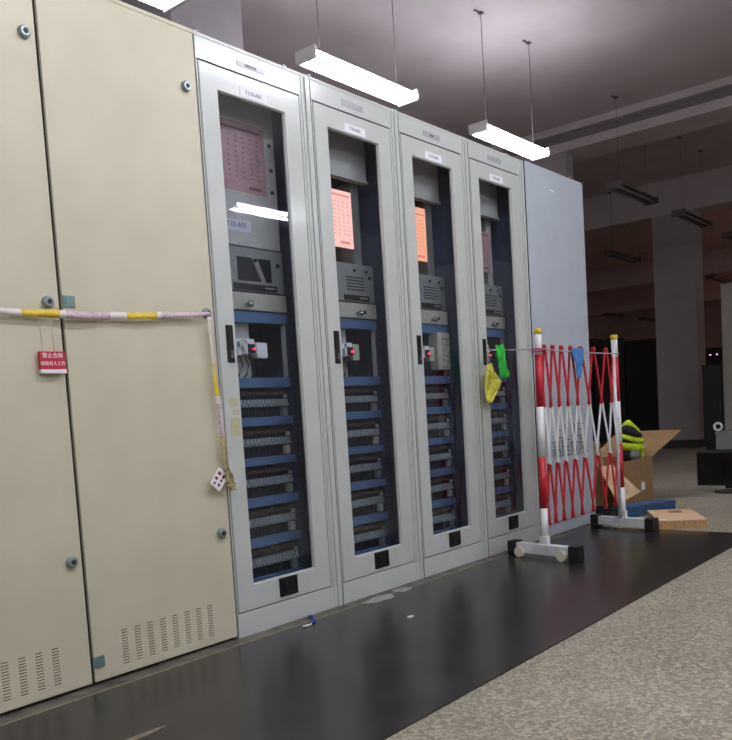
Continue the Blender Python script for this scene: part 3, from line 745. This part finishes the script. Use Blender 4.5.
band('lime_band', .07, .132, lambda z: rad(z)-.004, M['lime'], 4)
blob('jacket_body', (-.02, 0, .05), .095, (1.1, .9, .6), M['navy'], 2)
blob('reflective_fold', (-.05, -.055, .05), .055, (1.3, .7, .8), M['refl'], 5)
blob('lime_fold', (.075, -.05, .05), .035, (.9, .6, 1.1), M['lime'], 7, .3)

r = thing('flat_carton', (2.97, -.50, 0), 'flat closed tan cardboard carton lying on the floor right of the barrier foot', 'box', rz=math.atan2(.27, .49))
cw, cl = .52, .28
MB().box(0, cw, -cl, 0, .0, .05, bev=.003).build('carton_body', [M['carton_edge']], r)
MB().box(.0, cw, -cl, 0, .05, .052).build('lid', M['carton_l'], r)
MB().box(.34, .46, -.20, -.12, .052, .0525).build('tape_patch', M['carton'], r); MB().box(.02, .07, -.05, -.01, .052, .0525).build('paper_label', M['label'], r)
r = thing('blue_case', (3.335, -.125, 0), 'flat blue case lying behind the flat carton at the foot of the open carton', 'box', rz=math.radians(-20))
MB().box(0, .52, 0, .15, .0, .07, bev=.006).build('case_body', M['blue_box'], r)
MB().box(-.003, .523, -.003, .153, .05, .075, bev=.004).build('case_lid', M['blue_box'], r)
r = thing('black_form', (3.185, -.10, 0), 'low black tray-shaped form on the floor between the end cabinet and the blue case', 'tray')  # low open black form in the gap between cabinet and case
MB().box(0, .13, -.0, .155, 0, .012).build('tray_base', M['black_pl'], r)
MB().frame(0, .13, 0, .155, .012, .118, .012, .143, 0, .09).build('tray_wall', M['black_pl'], r).rotation_euler = (math.pi/2, 0, 0)
bpy.data.objects['tray_wall'].location = (0, 0, .09); bpy.data.objects['tray_wall'].rotation_euler = (-math.pi/2, 0, 0); bpy.data.objects['tray_wall'].location = (0, .155, .0)
bpy.data.objects['tray_wall'].rotation_euler = (math.pi/2, 0, 0); bpy.data.objects['tray_wall'].location = (0, 0, .0)
bpy.data.objects['tray_wall'].data.transform(Matrix(((1, 0, 0, 0), (0, 0, 1, 0), (0, 1, 0, 0), (0, 0, 0, 1)))); bpy.data.objects['tray_wall'].rotation_euler = (0, 0, 0)

# ------------------------------------------------------------------ right side: monitor, crates, far cabinets
r = thing('computer_monitor', (4.95, -.34, 0), 'black flat computer monitor standing on the bare floor at the right edge', 'monitor')
MB().box(-.012, .02, -.25, .245, .055, .335, bev=.006).build('screen_housing', M['monitor'], r)
MB().box(-.0135, -.012, -.235, .23, .072, .32).build('screen', mat('screen_glass', (14, 15, 20), .15), r)
MB().box(.02, .045, -.035, .035, .03, .2, bev=.005).build('stand_neck', M['monitor'], r)
MB().tube((.02, 0, 0), (.02, 0, .014), .12, .11, 28).build('stand_base', M['monitor'], r)
r = thing('black_crate', (6.6, -.3, 0), 'dark plastic crate on the floor behind the monitor', 'crate')
MB().box(0, .45, 0, .56, 0, .235, bev=.01).build('crate_body', M['rack'], r); MB().box(-.01, .46, -.01, .57, .20, .235, bev=.005).build('crate_rim', M['rack'], r)
r = thing('grey_box', (6.6, -.28, .235), 'grey box standing on the dark crate behind the monitor', 'box')
MB().box(0, .4, 0, .53, 0, .16, bev=.008).build('box_body', M['crate'], r); MB().box(-.004, .404, -.004, .534, .155, .185, bev=.005).build('box_lid', M['crate'], r)
o = MB().torus((0, 0, 0), .036, .012, 'x', 24, 8).build('tape_roll', M['white_pl']); o.location = (6.64, .235, .235+.185+.048)
tag(o, 'small white roll of tape standing on the grey box at the right edge', 'tape roll')

def rack_unit(x, y0, w_, h_, label, mt, cat='rack', name='server_rack', group='dark racks standing in the far room', d=.7, leds=0):
    r = thing(name, (x, y0, 0), label, cat, group)
    MB().box(.02, d, 0, w_, .05, h_, bev=.004).build('rack_body', mt, r)
    MB().box(.04, d-.02, .02, w_-.02, 0, .06).build('plinth', M['skirt'], r)
    dd = MB().box(0, .02, .012, w_-.012, .08, h_-.02, bev=.003).build('rack_door', mt, r)
    MB().box(-.012, .0, .03, .05, h_*.45, h_*.45+.14, bev=.003).build('door_handle', M['black_pl2'], dd)
    for k in range(leds):
        MB().box(-.004, .0, w_-.33+.11*k, w_-.31+.11*k, h_-.125, h_-.108).build('status_light', M['led_pink'], dd)
    return r
names = ['dark rack right of the pale column, with small pink lights', 'dark rack hidden behind the pale column', 'dark rack just left of the pale column', 'black rack seen above the hi-vis jacket', 'dark grey rack seen behind the right barrier post', 'dark rack nearest the end cabinet edge']
for k, (y0, w_, h_, mt) in enumerate(((1.55, .78, 1.58, M['rack']), (2.35, .78, 1.62, M['rack']), (3.15, .62, 1.86, M['rack']), (3.79, .6, 1.94, M['rack2']), (4.41, .6, 1.98, M['rack']))):
    rack_unit(13, y0, w_, h_, [names[0], names[1], names[3], names[4], names[5]][k], mt, leds=3 if k == 0 else 0)
r = rack_unit(9.8, .42, .68, 2.27, 'tall cream cabinet at the right edge behind the grey box', M['cream_far'], 'cabinet', 'storage_cabinet', 'cream cabinet in the far room')
del r['group']
r = rack_unit(9.9, 1.13, .28, 1.2, 'low narrow dark rack between the pale column and cream cabinet', M['rack'])

# ------------------------------------------------------------------ scraps on the mat
r = thing('tape_scrap', (.30, -.09, .006), 'small curled blue and white scrap on the mat edge below the first glass-door cabinet', 'scrap')
MB().path([(.0+.03, .05, .012), (.035, .03, .012), (.01, .0, .006), (-.03, -.015, .005)], .0065, 6).build('blue_strip', M['scrap_blue'], r)
MB().path([(-.03, -.022, .003), (-.06, -.024, .004), (-.075, -.018, .004)], .005, 6).build('white_strip', M['scrap_white'], r)
o = MB().prism([(-.02, -.008), (.0, -.014), (.024, -.004), (.018, .008), (-.006, .01)], 0, .002, 'z').build('paper_scrap', M['scrap_white']); o.location = (.55, -.388, .0052)
tag(o, 'tiny white paper scrap on the black mat before the second glass-door cabinet', 'scrap')
def patch(name, c, rx, ry, seed, mt, label, cat):
    P = []
    for k in range(22):
        a = 2*math.pi*k/22; q = 1+.5*noise.noise(Vector((math.cos(a)*1.6, math.sin(a)*1.6, seed)))
        P.append((rx*q*math.cos(a), ry*q*math.sin(a)))
    o = MB().prism(P, 0, .0012, 'z').build(name, mt); o.location = c; tag(o, label, cat, 'white dust smears by the plinth', 'stuff'); return o
patch('dust_smear', (.74, -.075, .0052), .10, .035, 3, M['dust'], 'pale dust smear on the mat below the second glass-door cabinet', 'dust')
patch('dust_smear', (.93, -.06, .0052), .06, .03, 8, M['dust'], 'smaller pale dust smear right of the first one at the plinth', 'dust')
patch('dust_smear', (-.80, -.49, .0052), .09, .012, 5, mat('tan_dust', (128, 116, 100), .9), 'thin tan scuff on the mat at the bottom picture edge', 'dust')
